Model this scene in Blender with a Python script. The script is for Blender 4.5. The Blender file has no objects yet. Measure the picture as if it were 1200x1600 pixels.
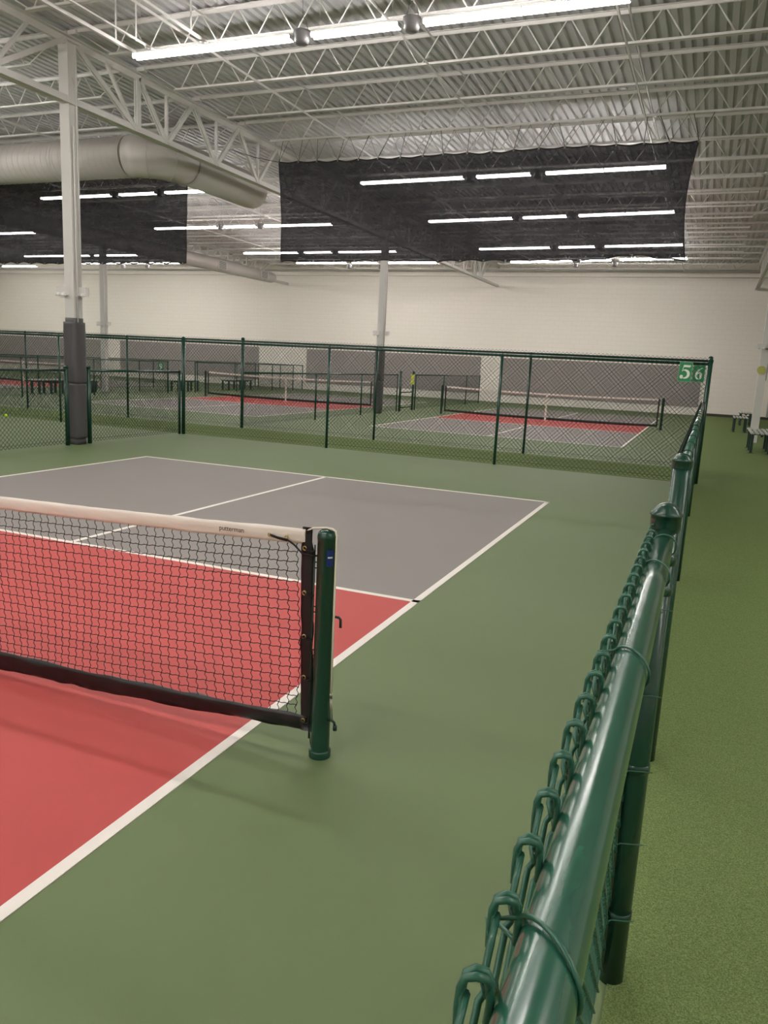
import bpy, math, random
from mathutils import Vector, Matrix, noise
random.seed(7)
C = bpy.context.scene.collection
PI = math.pi
W4 = ['first','second','third','fourth','fifth','sixth','seventh','eighth','ninth','tenth','eleventh','twelfth','thirteenth','fourteenth','fifteenth','sixteenth','seventeenth','eighteenth','nineteenth','twentieth','twenty-first','twenty-second','twenty-third','twenty-fourth','twenty-fifth']

# ------------------------------------------------------------------ materials
def lin(c):
    return tuple(((v/255)/12.92 if v/255 <= .04045 else ((v/255+.055)/1.055)**2.4) for v in c) + (1,)

def mat(name, rgb, rough=.5, metal=0, spec=.5, coat=0, nscale=0, namt=0, bump=0, bscale=40, stretch=(1,1,1), bdist=.002):
    m = bpy.data.materials.new(name); m.use_nodes = True
    nt = m.node_tree; b = nt.nodes['Principled BSDF']
    col = lin(rgb)
    b.inputs['Base Color'].default_value = col
    b.inputs['Roughness'].default_value = rough
    b.inputs['Metallic'].default_value = metal
    b.inputs['Specular IOR Level'].default_value = spec
    b.inputs['Coat Weight'].default_value = coat
    b.inputs['Coat Roughness'].default_value = .15
    if nscale or bump:
        tc = nt.nodes.new('ShaderNodeTexCoord'); mp = nt.nodes.new('ShaderNodeMapping')
        mp.inputs['Scale'].default_value = stretch
        nt.links.new(tc.outputs['Object'], mp.inputs['Vector'])
    if nscale:
        n = nt.nodes.new('ShaderNodeTexNoise'); n.inputs['Scale'].default_value = nscale; n.inputs['Detail'].default_value = 5
        r = nt.nodes.new('ShaderNodeMixRGB'); r.blend_type = 'MIX'
        d = tuple(max(0, v*(1-namt)) for v in col[:3]) + (1,); u = tuple(v*(1+namt) for v in col[:3]) + (1,)
        r.inputs[1].default_value = d; r.inputs[2].default_value = u
        nt.links.new(mp.outputs[0], n.inputs['Vector']); nt.links.new(n.outputs['Fac'], r.inputs[0])
        nt.links.new(r.outputs[0], b.inputs['Base Color'])
    if bump:
        n = nt.nodes.new('ShaderNodeTexNoise'); n.inputs['Scale'].default_value = bscale; n.inputs['Detail'].default_value = 4
        bp = nt.nodes.new('ShaderNodeBump'); bp.inputs['Strength'].default_value = bump; bp.inputs['Distance'].default_value = bdist
        nt.links.new(mp.outputs[0], n.inputs['Vector']); nt.links.new(n.outputs['Fac'], bp.inputs['Height'])
        nt.links.new(bp.outputs[0], b.inputs['Normal'])
    return m

M = {}
M['court_green'] = mat('court_green', (101,117,79), .62, spec=.35, nscale=1.3, namt=.05, bump=.35, bscale=420)
M['court_grey'] = mat('court_grey', (136,130,126), .62, spec=.35, nscale=1.1, namt=.05, bump=.35, bscale=420)
M['court_red'] = mat('court_red', (183,74,71), .62, spec=.35, nscale=1.2, namt=.05, bump=.35, bscale=420)
M['line'] = mat('line_white', (238,232,224), .6, nscale=14, namt=.03)
M['green'] = mat('green_vinyl', (22,64,50), .26, spec=.5, coat=.25, nscale=9, namt=.06)
M['rail'] = mat('green_rail_vinyl', (32,88,69), .24, spec=.8, coat=.7, nscale=16, namt=.25, bump=.25, bscale=30, bdist=.001)
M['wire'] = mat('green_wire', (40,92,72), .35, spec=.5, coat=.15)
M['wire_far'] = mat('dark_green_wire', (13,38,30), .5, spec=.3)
M['dgreen'] = mat('dark_green_paint', (18,50,40), .4)
M['white'] = mat('white_steel', (217,214,211), .55, nscale=3, namt=.03)
M['deck'] = mat('deck_paint', (208,206,209), .6, nscale=2.5, namt=.05)
M['duct'] = mat('duct_paint', (196,190,186), .5, nscale=2, namt=.04)
M['grey_pad'] = mat('charcoal_vinyl', (78,76,78), .55, nscale=5, namt=.08, bump=.3, bscale=6, bdist=.01)
M['screen_pad'] = mat('grey_windscreen', (158,150,147), .85, nscale=1.2, namt=.07, bump=.3, bscale=3, bdist=.02)
M['black'] = mat('black_vinyl', (20,18,20), .38, nscale=8, namt=.15, bump=.5, bscale=14, bdist=.006)
M['cord'] = mat('black_cord', (14,13,14), .7)
M['tape'] = mat('white_canvas', (236,226,216), .8, bump=.5, bscale=18, bdist=.006, stretch=(1,1,2))
M['brass'] = mat('brass', (205,180,120), .3, metal=1)
M['steel'] = mat('steel', (170,165,155), .35, metal=1)
M['cable'] = mat('white_cable', (228,220,205), .5)
M['blue'] = mat('blue_label', (20,40,110), .4)
M['yellow'] = mat('yellow_plastic', (205,215,70), .6)
M['ball'] = mat('ball_yellow', (205,235,60), .7)
M['band'] = mat('yellow_green_disc', (176,178,92), .6)
M['sign'] = mat('sign_green', (30,125,75), .45)
M['sign_edge'] = mat('sign_edge', (100,165,125), .45)
M['letter'] = mat('sign_white', (228,232,222), .5)
M['ink'] = mat('ink', (45,45,52), .6)
M['slat'] = mat('bench_slat', (176,180,172), .35, nscale=6, namt=.05)
M['dark'] = mat('dark_cove', (60,58,54), .6)
M['device'] = mat('device_grey', (120,118,120), .5)
M['bin'] = mat('bin_green', (30,52,44), .5)

def wall_mat():
    m = mat('painted_block', (241,234,225), .7)
    nt = m.node_tree; b = nt.nodes['Principled BSDF']
    tc = nt.nodes.new('ShaderNodeTexCoord'); mp = nt.nodes.new('ShaderNodeMapping')
    mp.inputs['Rotation'].default_value = (PI/2, 0, 0)
    br = nt.nodes.new('ShaderNodeTexBrick'); br.inputs['Scale'].default_value = 1
    br.inputs['Brick Width'].default_value = .4; br.inputs['Row Height'].default_value = .2; br.inputs['Mortar Size'].default_value = .008
    br.inputs['Color1'].default_value = lin((242,235,226)); br.inputs['Color2'].default_value = lin((241,234,225)); br.inputs['Mortar'].default_value = lin((234,227,218))
    nt.links.new(tc.outputs['Object'], mp.inputs['Vector']); nt.links.new(mp.outputs[0], br.inputs['Vector'])
    nt.links.new(br.outputs['Color'], b.inputs['Base Color'])
    bp = nt.nodes.new('ShaderNodeBump'); bp.inputs['Strength'].default_value = .3; bp.inputs['Distance'].default_value = .004; bp.invert = True
    nt.links.new(br.outputs['Fac'], bp.inputs['Height']); nt.links.new(bp.outputs[0], b.inputs['Normal'])
    return m
M['wall'] = wall_mat()

def turf_mat():
    m = mat('turf', (92,116,62), .9, spec=.15)
    nt = m.node_tree; b = nt.nodes['Principled BSDF']
    tc = nt.nodes.new('ShaderNodeTexCoord')
    n1 = nt.nodes.new('ShaderNodeTexNoise'); n1.inputs['Scale'].default_value = 260; n1.inputs['Detail'].default_value = 3
    n2 = nt.nodes.new('ShaderNodeTexNoise'); n2.inputs['Scale'].default_value = .7; n2.inputs['Detail'].default_value = 3
    r = nt.nodes.new('ShaderNodeValToRGB')
    r.color_ramp.elements[0].position = .3; r.color_ramp.elements[0].color = lin((80,99,56))
    r.color_ramp.elements[1].position = .72; r.color_ramp.elements[1].color = lin((136,154,97))
    mx = nt.nodes.new('ShaderNodeMixRGB'); mx.blend_type = 'MULTIPLY'; mx.inputs[0].default_value = .12
    nt.links.new(tc.outputs['Object'], n1.inputs['Vector']); nt.links.new(tc.outputs['Object'], n2.inputs['Vector'])
    nt.links.new(n1.outputs['Fac'], r.inputs[0]); nt.links.new(r.outputs[0], mx.inputs[1]); nt.links.new(n2.outputs['Fac'], mx.inputs[2])
    nt.links.new(mx.outputs[0], b.inputs['Base Color'])
    bp = nt.nodes.new('ShaderNodeBump'); bp.inputs['Strength'].default_value = .8; bp.inputs['Distance'].default_value = .006
    nt.links.new(n1.outputs['Fac'], bp.inputs['Height']); nt.links.new(bp.outputs[0], b.inputs['Normal'])
    return m
M['turf'] = turf_mat()

def curtain_mat():
    m = bpy.data.materials.new('black_netting'); m.use_nodes = True
    nt = m.node_tree; nt.nodes.clear()
    out = nt.nodes.new('ShaderNodeOutputMaterial'); mix = nt.nodes.new('ShaderNodeMixShader')
    tr = nt.nodes.new('ShaderNodeBsdfTransparent'); di = nt.nodes.new('ShaderNodeBsdfDiffuse')
    di.inputs['Color'].default_value = lin((46,46,51))
    tc = nt.nodes.new('ShaderNodeTexCoord'); n = nt.nodes.new('ShaderNodeTexNoise'); n.inputs['Scale'].default_value = 3; n.inputs['Detail'].default_value = 8; n.inputs['Roughness'].default_value = .7
    mp = nt.nodes.new('ShaderNodeMapping'); mp.inputs['Scale'].default_value = (1,1,2.5)
    r = nt.nodes.new('ShaderNodeMapRange'); r.inputs[1].default_value = .3; r.inputs[2].default_value = .7; r.inputs[3].default_value = .05; r.inputs[4].default_value = .12
    nt.links.new(tc.outputs['Object'], mp.inputs[0]); nt.links.new(mp.outputs[0], n.inputs['Vector']); nt.links.new(n.outputs['Fac'], r.inputs[0])
    nt.links.new(r.outputs[0], mix.inputs[0]); nt.links.new(di.outputs[0], mix.inputs[1]); nt.links.new(tr.outputs[0], mix.inputs[2])
    nt.links.new(mix.outputs[0], out.inputs[0])
    return m
M['curtain'] = curtain_mat()

def emit_mat():
    m = bpy.data.materials.new('lamp_glow'); m.use_nodes = True
    nt = m.node_tree; b = nt.nodes['Principled BSDF']
    b.inputs['Base Color'].default_value = (.9,.9,.9,1)
    b.inputs['Emission Color'].default_value = (1,.965,.925,1); b.inputs['Emission Strength'].default_value = LAMP
    return m
LAMP = 61
M['lamp'] = emit_mat()

# ------------------------------------------------------------------ mesh helpers
class MB:
    def __init__(s): s.v = []; s.f = []; s.sm = []
    def add(s, vs, fs, smooth=False):
        o = len(s.v); s.v += [tuple(a) for a in vs]
        for f in fs: s.f.append(tuple(i+o for i in f)); s.sm.append(smooth)
    def box(s, c, d, rot=None):
        x, y, z = d[0]/2, d[1]/2, d[2]/2
        vs = [Vector((i, j, k)) for i in (-x, x) for j in (-y, y) for k in (-z, z)]
        if rot is not None: vs = [rot @ v for v in vs]
        c = Vector(c)
        s.add([v+c for v in vs], [(0,1,3,2),(4,6,7,5),(0,4,5,1),(2,3,7,6),(0,2,6,4),(1,5,7,3)])
        return s
    def bar(s, a, b, w, h):           # rectangular bar from a to b, w across, h up
        a, b = Vector(a), Vector(b); d = (b-a); L = d.length; d.normalize()
        up = Vector((0,0,1)) if abs(d.z) < .95 else Vector((0,1,0))
        x = d.cross(up).normalized(); u = x.cross(d)
        vs = [p + x*i*w/2 + u*j*h/2 for p in (a, b) for i, j in ((-1,-1),(1,-1),(1,1),(-1,1))]
        s.add(vs, [(0,1,2,3),(7,6,5,4),(0,4,5,1),(1,5,6,2),(2,6,7,3),(3,7,4,0)])
        return s
    def tube(s, pts, r, n=8, cap=True, smooth=True, closed=False):
        pts = [Vector(p) for p in pts]; k = len(pts); vs = []; prev = None
        for i, p in enumerate(pts):
            if closed: t = pts[(i+1) % k]-pts[i-1]
            elif i == 0: t = pts[1]-p
            elif i == k-1: t = p-pts[-2]
            else: t = (pts[i+1]-p).normalized()+(p-pts[i-1]).normalized()
            if t.length < 1e-9: t = Vector((0,0,1))
            t.normalize()
            if prev is None:
                a = Vector((0,0,1)) if abs(t.z) < .9 else Vector((1,0,0))
                x = t.cross(a).normalized()
            else:
                x = (prev - t*prev.dot(t))
                x = x.normalized() if x.length > 1e-6 else t.orthogonal().normalized()
            prev = x; y = t.cross(x); rr = r[i] if isinstance(r, (list, tuple)) else r
            vs += [p + (x*math.cos(2*PI*j/n)+y*math.sin(2*PI*j/n))*rr for j in range(n)]
        fs = []
        for i in range(k if closed else k-1):
            for j in range(n):
                a = i*n+j; b = i*n+(j+1) % n; i2 = (i+1) % k
                fs.append((a, b, i2*n+(j+1) % n, i2*n+j))
        o = len(s.v); s.add(vs, fs, smooth)
        if cap and not closed:
            s.f.append(tuple(o+j for j in range(n))[::-1]); s.sm.append(False)
            s.f.append(tuple(o+(k-1)*n+j for j in range(n))); s.sm.append(False)
        return s
    def cyl(s, x, y, z0, z1, r, n=16): return s.tube([(x,y,z0),(x,y,z1)], r, n)
    def lathe(s, c, prof, n=16, smooth=True):   # prof: (r,z)
        vs = [(c[0]+r*math.cos(2*PI*j/n), c[1]+r*math.sin(2*PI*j/n), c[2]+z) for r, z in prof for j in range(n)]
        fs = [(i*n+j, i*n+(j+1) % n, (i+1)*n+(j+1) % n, (i+1)*n+j) for i in range(len(prof)-1) for j in range(n)]
        s.add(vs, fs, smooth); return s
    def ring(s, c, R, r, axis='z', n=20, m=6, tilt=0):
        pts = []
        for i in range(n):
            a = 2*PI*i/n; u, v = R*math.cos(a), R*math.sin(a)
            if axis == 'z': p = (u, v, 0)
            elif axis == 'y': p = (u, tilt*u, v)
            else: p = (tilt*u, u, v)
            pts.append(Vector(c)+Vector(p))
        return s.tube(pts, r, m, closed=True)
    def build(s, name, m, parent=None, loc=None):
        me = bpy.data.meshes.new(name); me.from_pydata(s.v, [], s.f); me.validate()
        if len(me.polygons) == len(s.sm): me.polygons.foreach_set('use_smooth', s.sm)
        me.materials.append(m if not isinstance(m, str) else M[m])
        o = bpy.data.objects.new(name, me); C.objects.link(o)
        if loc is not None: o.location = loc
        if parent is not None: o.parent = parent
        return o

def tag(o, label, cat, group=None, kind=None):
    if label: o['label'] = label
    if cat: o['category'] = cat
    if group: o['group'] = group
    if kind: o['kind'] = kind
    return o
def thing(name, loc, label, cat, group=None, rz=0):
    o = bpy.data.objects.new(name, None); C.objects.link(o); o.location = loc; o.rotation_euler = (0,0,rz)
    o.empty_display_size = .1
    return tag(o, label, cat, group)
def copy_tree(o, parent=None):
    c = o.copy(); C.objects.link(c)
    if parent is not None: c.parent = parent
    for ch in list(o.children): copy_tree(ch, c)
    return c
def part(name, mesh_obj, parent, loc=(0,0,0)):    # another object that shares mesh data
    c = bpy.data.objects.new(name, mesh_obj.data); C.objects.link(c); c.parent = parent; c.location = loc; return c
def struct(o, label=None):
    o['kind'] = 'structure'
    if label: o['label'] = label
    return o

# ------------------------------------------------------------------ building shell
XL, XR, YB, YF, ZD = -40.0, 10.0, -9.0, 33.5, 6.29
def plane(x0, y0, x1, y1, z): 
    m = MB(); m.add([(x0,y0,z),(x1,y0,z),(x1,y1,z),(x0,y1,z)], [(0,1,2,3)]); return m
struct(MB().box(((XL+XR)/2,(YB+YF)/2,-.15),(XR-XL,YF-YB,.3)).build('floor','court_green'), 'olive green acrylic court floor')
m = MB(); m.box(((1.585+XR)/2,(YB+YF)/2,.003),(XR-1.585,YF-YB,.006)); 
struct(m.build('floor','turf'), 'green carpet turf walkway beside the fence')
m = MB(); m.box(((XL+1.585)/2,11.02,.003),(1.585-XL,1.95,.006))
struct(m.build('floor','turf'), 'strip of green turf between the two tall fences')
struct(MB().box(((XL+XR)/2,YF+.1,3.3),(XR-XL,.2,6.8)).build('wall_far','wall'), 'long white painted block wall at the far end')
struct(MB().box((XL-.1,(YB+YF)/2,3.3),(.2,YF-YB+.4,6.8)).build('wall_left','wall'))
struct(MB().box((XR+.1,(YB+YF)/2,3.3),(.2,YF-YB+.4,6.8)).build('wall_right','wall'))
struct(MB().box(((XL+XR)/2,YB-.1,3.3),(XR-XL,.2,6.8)).build('wall_back','wall'))
struct(MB().box(((1.5+XR)/2,YF-.01,.06),(XR-1.5,.02,.11)).build('baseboard_far','dark'), 'dark base strip along the foot of the white wall')
# corrugated steel roof deck, ribs running away from the camera
m = MB(); P = .152; x = XL; prof = []
while x < XR:
    prof += [(x, 0), (x+.082, 0), (x+.094, .042), (x+.140, .042)]; x += P
vs = []; 
for (px_, pz) in prof: vs += [(px_, YB, ZD+pz), (px_, YF, ZD+pz)]
m.add(vs, [(2*i, 2*i+1, 2*i+3, 2*i+2) for i in range(len(prof)-1)])
n0 = len(prof)
m.box(((XL+XR)/2,(YB+YF)/2,ZD+.12),(XR-XL+.4,YF-YB+.4,.06))
struct(m.build('ceiling','deck'), 'off-white corrugated steel roof deck')

# ------------------------------------------------------------------ painted courts
LW = .05
def quad(m, pts, z0, z1):
    vs = [(x, y, z0) for x, y in pts] + [(x, y, z1) for x, y in pts]
    m.add(vs, [(3,2,1,0),(4,5,6,7),(0,1,5,4),(1,2,6,5),(2,3,7,6),(3,0,4,7)])
def line(m, a, b, w=LW, z=.0028):
    a, b = Vector(a), Vector(b); d = (b-a).normalized(); n = Vector((-d.y, d.x))*w/2
    quad(m, [tuple(a-n), tuple(b-n), tuple(b+n), tuple(a+n)], .0005, z)
def court(x1, y0, y1, ynv, ynet, label, left=None):
    # x1 right edge, near baseline y0, far baseline y1; ynv = offset of kitchen line; left = width
    w = left or 6.1; x0 = x1-w; xc = x1-w/2
    t = thing('pickleball_court', (xc, ynet, 0), label, 'court')
    def L(x, y): return (x-xc, y-ynet)
    def ar(name, ya, yb, mt):
        q = MB(); quad(q, [L(x0,ya), L(x1,ya), L(x1,yb), L(x0,yb)], .0002, .0015); q.build(name, mt, t)
    ar('service_area', y0, ynet-ynv, 'court_grey'); ar('kitchen', ynet-ynv, ynet+ynv, 'court_red'); ar('service_area', ynet+ynv, y1, 'court_grey')
    h = LW/2
    for nm, a, b in [('sideline',(x1-h,y0),(x1-h,y1)),('sideline',(x0+h,y0),(x0+h,y1)),('baseline',(x0,y0+h),(x1,y0+h)),('baseline',(x0,y1-h),(x1,y1-h)),
                     ('kitchen_line',(x0,ynet-ynv+h),(x1,ynet-ynv+h)),('kitchen_line',(x0,ynet+ynv-h),(x1,ynet+ynv-h)),
                     ('center_line',(xc,y0),(xc,ynet-ynv)),('center_line',(xc,ynet+ynv),(xc,y1))]:
        q = MB(); line(q, L(*a), L(*b)); q.build(nm, 'line', t)
    return t
court(0.0, -6.83, 6.84, 2.19, 0, 'painted grey and red court with white lines under the foreground net', 6.14)
court(0.02, 15.15, 28.7, 2.13, 21.95, 'painted grey and red court behind the tall fence, below the black curtain')
court(-9.32, 15.1, 28.7, 2.13, 21.95, 'painted grey and red court seen between the two padded pillars')
court(-21.9, 15.1, 28.7, 2.13, 21.95, 'painted red and grey court at the far left behind the bench and column')

# ------------------------------------------------------------------ nets
PX = .357
def net_mesh(x0, x1, ztop, zbot, sp, r, knots=True, wav=.0042, sides=4, sub=3):
    m = MB(); n = int((x1-x0)/sp); rows = int((.93-.10)/sp)
    G = {}
    for i in range(n+1):
        for j in range(rows+1):
            x = x1 - i*sp; t = j/rows
            z = zbot(x) + (ztop(x)-zbot(x))*t
            G[i,j] = Vector((x+random.uniform(-1,1)*wav*.5 + .012*math.sin(t*5+i*.21)*(wav > 0), random.uniform(-1,1)*wav*.3, z+random.uniform(-1,1)*wav*.35))
    for i in range(n+1):
        pts = []
        for j in range(rows):
            a, b = G[i,j], G[i,j+1]
            for k in range(sub):
                s = k/sub; pts.append(a.lerp(b, s)+Vector((wav*1.3*math.sin(2*PI*s), 0, 0)))
        pts.append(G[i,rows]); m.tube(pts, r, sides, cap=False)
    for j in range(rows+1):
        pts = []
        for i in range(n):
            a, b = G[i,j], G[i+1,j]
            for k in range(sub):
                s = k/sub; pts.append(a.lerp(b, s)+Vector((0, 0, wav*.5*math.sin(2*PI*s))))
        pts.append(G[n,j]); m.tube(pts, r, sides, cap=False)
    if knots:
        for v in G.values():
            k = r*2.3
            m.add([v+Vector(d)*k for d in ((1,0,0),(-1,0,0),(0,1,0),(0,-1,0),(0,0,1),(0,0,-1))],
                  [(0,2,4),(2,1,4),(1,3,4),(3,0,4),(2,0,5),(1,2,5),(3,1,5),(0,3,5)], True)
    return m

def band_mesh(x0, x1, ztop, zbot, th, n, wrinkle):
    """closed cloth band folded over a cord: slightly fat at the top, wrinkled faces"""
    m = MB(); vs = []; K = 10
    for i in range(n+1):
        x = x0+(x1-x0)*i/n; a, b = zbot(x), ztop(x)
        for k in range(K):
            s = k/(K-1) if k < K else 1
            ang = 2*PI*k/K
            zz = (a+b)/2 + (b-a)/2*math.sin(ang)
            yy = th/2*math.cos(ang)*(1.25 if math.sin(ang) > .4 else .8)
            w = noise.noise(Vector((x*9, zz*30, math.cos(ang)*2)))*wrinkle
            vs.append((x, yy+w, zz+w*.5))
    fs = [(i*K+k, i*K+(k+1) % K, (i+1)*K+(k+1) % K, (i+1)*K+k) for i in range(n) for k in range(K)]
    m.add(vs, fs, True); m.f += [tuple(range(K)), tuple(n*K+k for k in range(K))[::-1]]; m.sm += [False, False]
    return m

def net_post(x, y, label, near=False, mirror=1):
    t = thing('net_post', (x, y, 0), label, 'net post', None)
    r = .038; n = 32 if near else 12
    m = MB(); m.lathe((0,0,0), [(r,0),(r,.905),(r+.0012,.906),(r+.0012,.92),(r*.93,.932),(r*.75,.941),(r*.4,.947),(.0005,.949)], n); m.build('pole','green' , t)
    m = MB(); m.lathe((0,0,0), [(r+.007,0),(r+.007,.026),(r+.005,.03),(r,.031)], n); m.build('base_sleeve','green', t)
    if near:
        m = MB()
        m.tube([(-.046,-.012,z) for z in (.07,.4,.88)], .0035, 8)
        for z in (.80,.62,.44,.27,.12): m.tube([(-.034,-.008,z+.01),(-.046,-.012,z+.012),(-.050,-.014,z),(-.046,-.012,z-.012),(-.036,-.009,z-.012)], .003, 6)
        m.build('lacing_rod','dgreen', t)
        m = MB(); vs = []; a0, a1 = math.radians(-64), math.radians(-22)
        for k in range(9):
            a = a0+(a1-a0)*k/8
            for z in (.807,.872): vs.append((math.cos(a)*(r+.0012), math.sin(a)*(r+.0012), z))
        m.add(vs, [(2*k,2*k+2,2*k+3,2*k+1) for k in range(8)], True); lb = m.build('maker_label','blue', t); lb['label'] = 'small dark blue label'
        m = MB()
        for k in range(5): 
            a = a0+(a1-a0)*(.22+.13*k); m.box((math.cos(a)*(r+.002), math.sin(a)*(r+.002), .842),(.0035,.001,.006), Matrix.Rotation(a+PI/2,3,'Z'))
        m.build('lettering','letter', lb)
        # winding hook and eye on the outer side
        m = MB(); m.tube([(.030,0,.600),(.062,0,.600),(.070,0,.592),(.071,0,.560)], .0055, 10); m.build('crank_stub','dgreen', t)
        m = MB(); m.tube([(.030,-.01,.165),(.055,-.014,.172),(.068,-.018,.168),(.073,-.018,.150)], .0055, 10); m.tube([(.073,-.018,.156),(.073,-.018,.135)], .0085, 10); m.build('cable_hook','dgreen', t)
    return t

def near_net():
    t = thing('pickleball_net', (0,0,0), 'black square-mesh net with lettered white top band, in the foreground', 'net')
    xe, xs = -6.45, .30
    zt = lambda x: .940 - .075*(1-((x+3.07)/3.4)**2) if abs(x+3.07) < 3.4 else .94
    zt0 = lambda x: min(.940, zt(x))
    b0 = lambda x: .016 + .085*max(0, min(1, (x+1.5)/1.8))**1.5 if x > -3 else .016 + .085*max(0, min(1, (-4.6-x)/1.8))**1.5
    m = band_mesh(xe+.03, .268, zt0, lambda x: zt0(x)-.062, .024, 420, .004); hb = m.build('top_tape','tape', t); hb['label'] = 'white canvas top band'
    m = net_mesh(xe+.06, .245, lambda x: zt0(x)-.058, lambda x: b0(x)+.062, .0445, .0018); m.build('net_mesh','cord', t)
    m = band_mesh(xe+.03, .30, lambda x: b0(x)+.095-.03*max(0,min(1,(x+1.4)/1.7)), b0, .020, 360, .010); m.build('bottom_tape','black', t)
    for sx in (1,-1):
        m = MB(); xa = .272 if sx > 0 else xe+.03
        vs = []; K = 30
        for k in range(K+1):
            z = .10+.845*k/K; xo = xa + .024*(1-k/K)*sx; w = .004*noise.noise(Vector((sx,z*14,0)))
            for (dx, dy) in ((-.023,-.006),(-.004,-.009),(.016,-.005),(.026,-.007),(.03,0),(.02,.008),(-.02,.008)): q = .5 if z > .872 else 1; vs.append((xo+dx*(1 if q == 1 else .8)+w, (dy+w)*q, z))
        m.add(vs, [(k*7+j, k*7+(j+1) % 7, (k+1)*7+(j+1) % 7, (k+1)*7+j) for k in range(K) for j in range(7)], True)
        m.f += [tuple(range(7)), tuple(K*7+j for j in range(7))[::-1]]; m.sm += [False]*2
        m.build('side_tape','black', t)
    for z, dx in ((.862,.002),(.682,.006),(.502,.011),(.33,.015),(.145,.018)):
        m = MB(); m.ring((.268+dx,-.012,z), .0075, .0028, 'y', 16, 6); m.build('grommet','brass', t)
    for x in (.115,.192):
        m = MB(); m.ring((x,-.018,.898), .0065, .0024, 'y', 16, 6); m.build('grommet','brass', t)
    m = MB(); m.tube([(.118,-.018,.898),(.155,-.024,.893),(.196,-.021,.889),(.225,-.014,.870),(.262,-.014,.840),(.30,-.016,.838),(.325,-.014,.84)], .0036, 6); m.build('lacing_cord','cord', t)
    m = MB(); m.tube([(.122,-.014,.892),(.16,-.021,.887),(.196,-.018,.883)], .003, 6); m.build('lacing_cord','cord', t)
    for z in (.862,.682,.502,.33,.145):
        m = MB(); m.tube([(.272,-.014,z),(.292,-.022,z-.006),(.306,-.014,z-.01),(.314,-.004,z-.004)], .003, 6); m.build('lacing_cord','cord', t)
    m = MB(); m.tube([(.318,-.010,.10),(.322,-.012,.06),(.324,-.006,.035)], .002, 5); m.build('lacing_cord','cord', t)
    # white steel cable over the post
    m = MB(); m.tube([(.26,0,.926),(.30,0,.944),(.355,0,.952),(.385,-.004,.952),(.398,-.006,.945),(.405,-.008,.925),(.406,-.010,.6),(.409,-.014,.29)], .0042, 8); m.build('cable','cable', t)
    m = MB(); m.tube([(.409,-.014,.29),(.4095,-.015,.27)], .006, 8); m.tube([(.407,-.015,.27),(.413,-.018,.175)], .0022, 6); m.tube([(.412,-.015,.27),(.420,-.018,.175)], .0022, 6); m.build('cable_end','steel', t)
    # lettering on the white band
    cu = bpy.data.curves.new('lettering','FONT'); cu.body = 'putterman'; cu.size = .0285; cu.extrude = .0004; cu.align_x = 'CENTER'; cu.space_character = .98
    to = bpy.data.objects.new('tmp', cu); C.objects.link(to)
    me = bpy.data.meshes.new_from_object(to.evaluated_get(bpy.context.evaluated_depsgraph_get())) if False else None
    bpy.context.view_layer.update(); dg = bpy.context.evaluated_depsgraph_get()
    me = bpy.data.meshes.new_from_object(to.evaluated_get(dg)); bpy.data.objects.remove(to)
    me.materials.append(M['ink']) if not len(me.materials) else None
    me.materials[0] = M['ink']
    lo = bpy.data.objects.new('lettering', me); C.objects.link(lo); lo.parent = hb; lo.location = (-.061,-.0195,.888); lo.rotation_euler = (PI/2,-math.radians(1.2),0)
    return t
near_net()
net_post(PX, .008, 'glossy dark green net post with blue label, holding the foreground net', True)
net_post(-6.14-.36, 0, 'dark green net post at the far end of the foreground net')

def far_net(xr, y, label, w=6.1):
    t = thing('pickleball_net', (xr-w/2, y, 0), label, 'net'); h = w/2+.30
    zt = lambda x: .92-.05*(1-(x/h)**2)
    m = band_mesh(-h, h, zt, lambda x: zt(x)-.06, .02, 40, 0); m.build('top_tape','tape', t)
    m = net_mesh(-h+.03, h-.03, lambda x: zt(x)-.05, lambda x: .1, .0445, .0016, False, 0, 3, 1); m.build('net_mesh','cord', t)
    m = band_mesh(-h, h, lambda x: .13+.03*abs(x/h)**3, lambda x: .05+.04*abs(x/h)**3, .02, 40, 0); m.build('bottom_tape','black', t)
    for s in (-1,1):
        m = MB(); m.box((s*(h-.02),0,.5),(.05,.02,.84)); m.build('side_tape','black', t)
    m = MB(); m.box((0,-.012,.45),(.06,.004,.88)); cs = m.build('center_strap','tape', t); cs['label'] = 'white vertical center strap'
    return t
far_net(.02, 21.95, 'net with white top band behind the tall fence, across the court under the black curtain')
far_net(-9.32, 21.95, 'net with white top band between the two padded pillars, second of the far row')
far_net(-21.9, 21.95, 'net with white top band at the far left, behind the slatted benches')
net_post(.02+.4, 21.95, 'dark green net post, right end of the net under the black curtain')
net_post(.02-6.1-.4, 21.95, 'dark green net post, left end of the net under the black curtain')
net_post(-9.32+.4, 21.95, 'dark green net post just left of the padded pillar on the far courts')
net_post(-9.32-6.1-.4, 21.95, 'dark green net post, left end of the second far net, by the bench')

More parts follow.
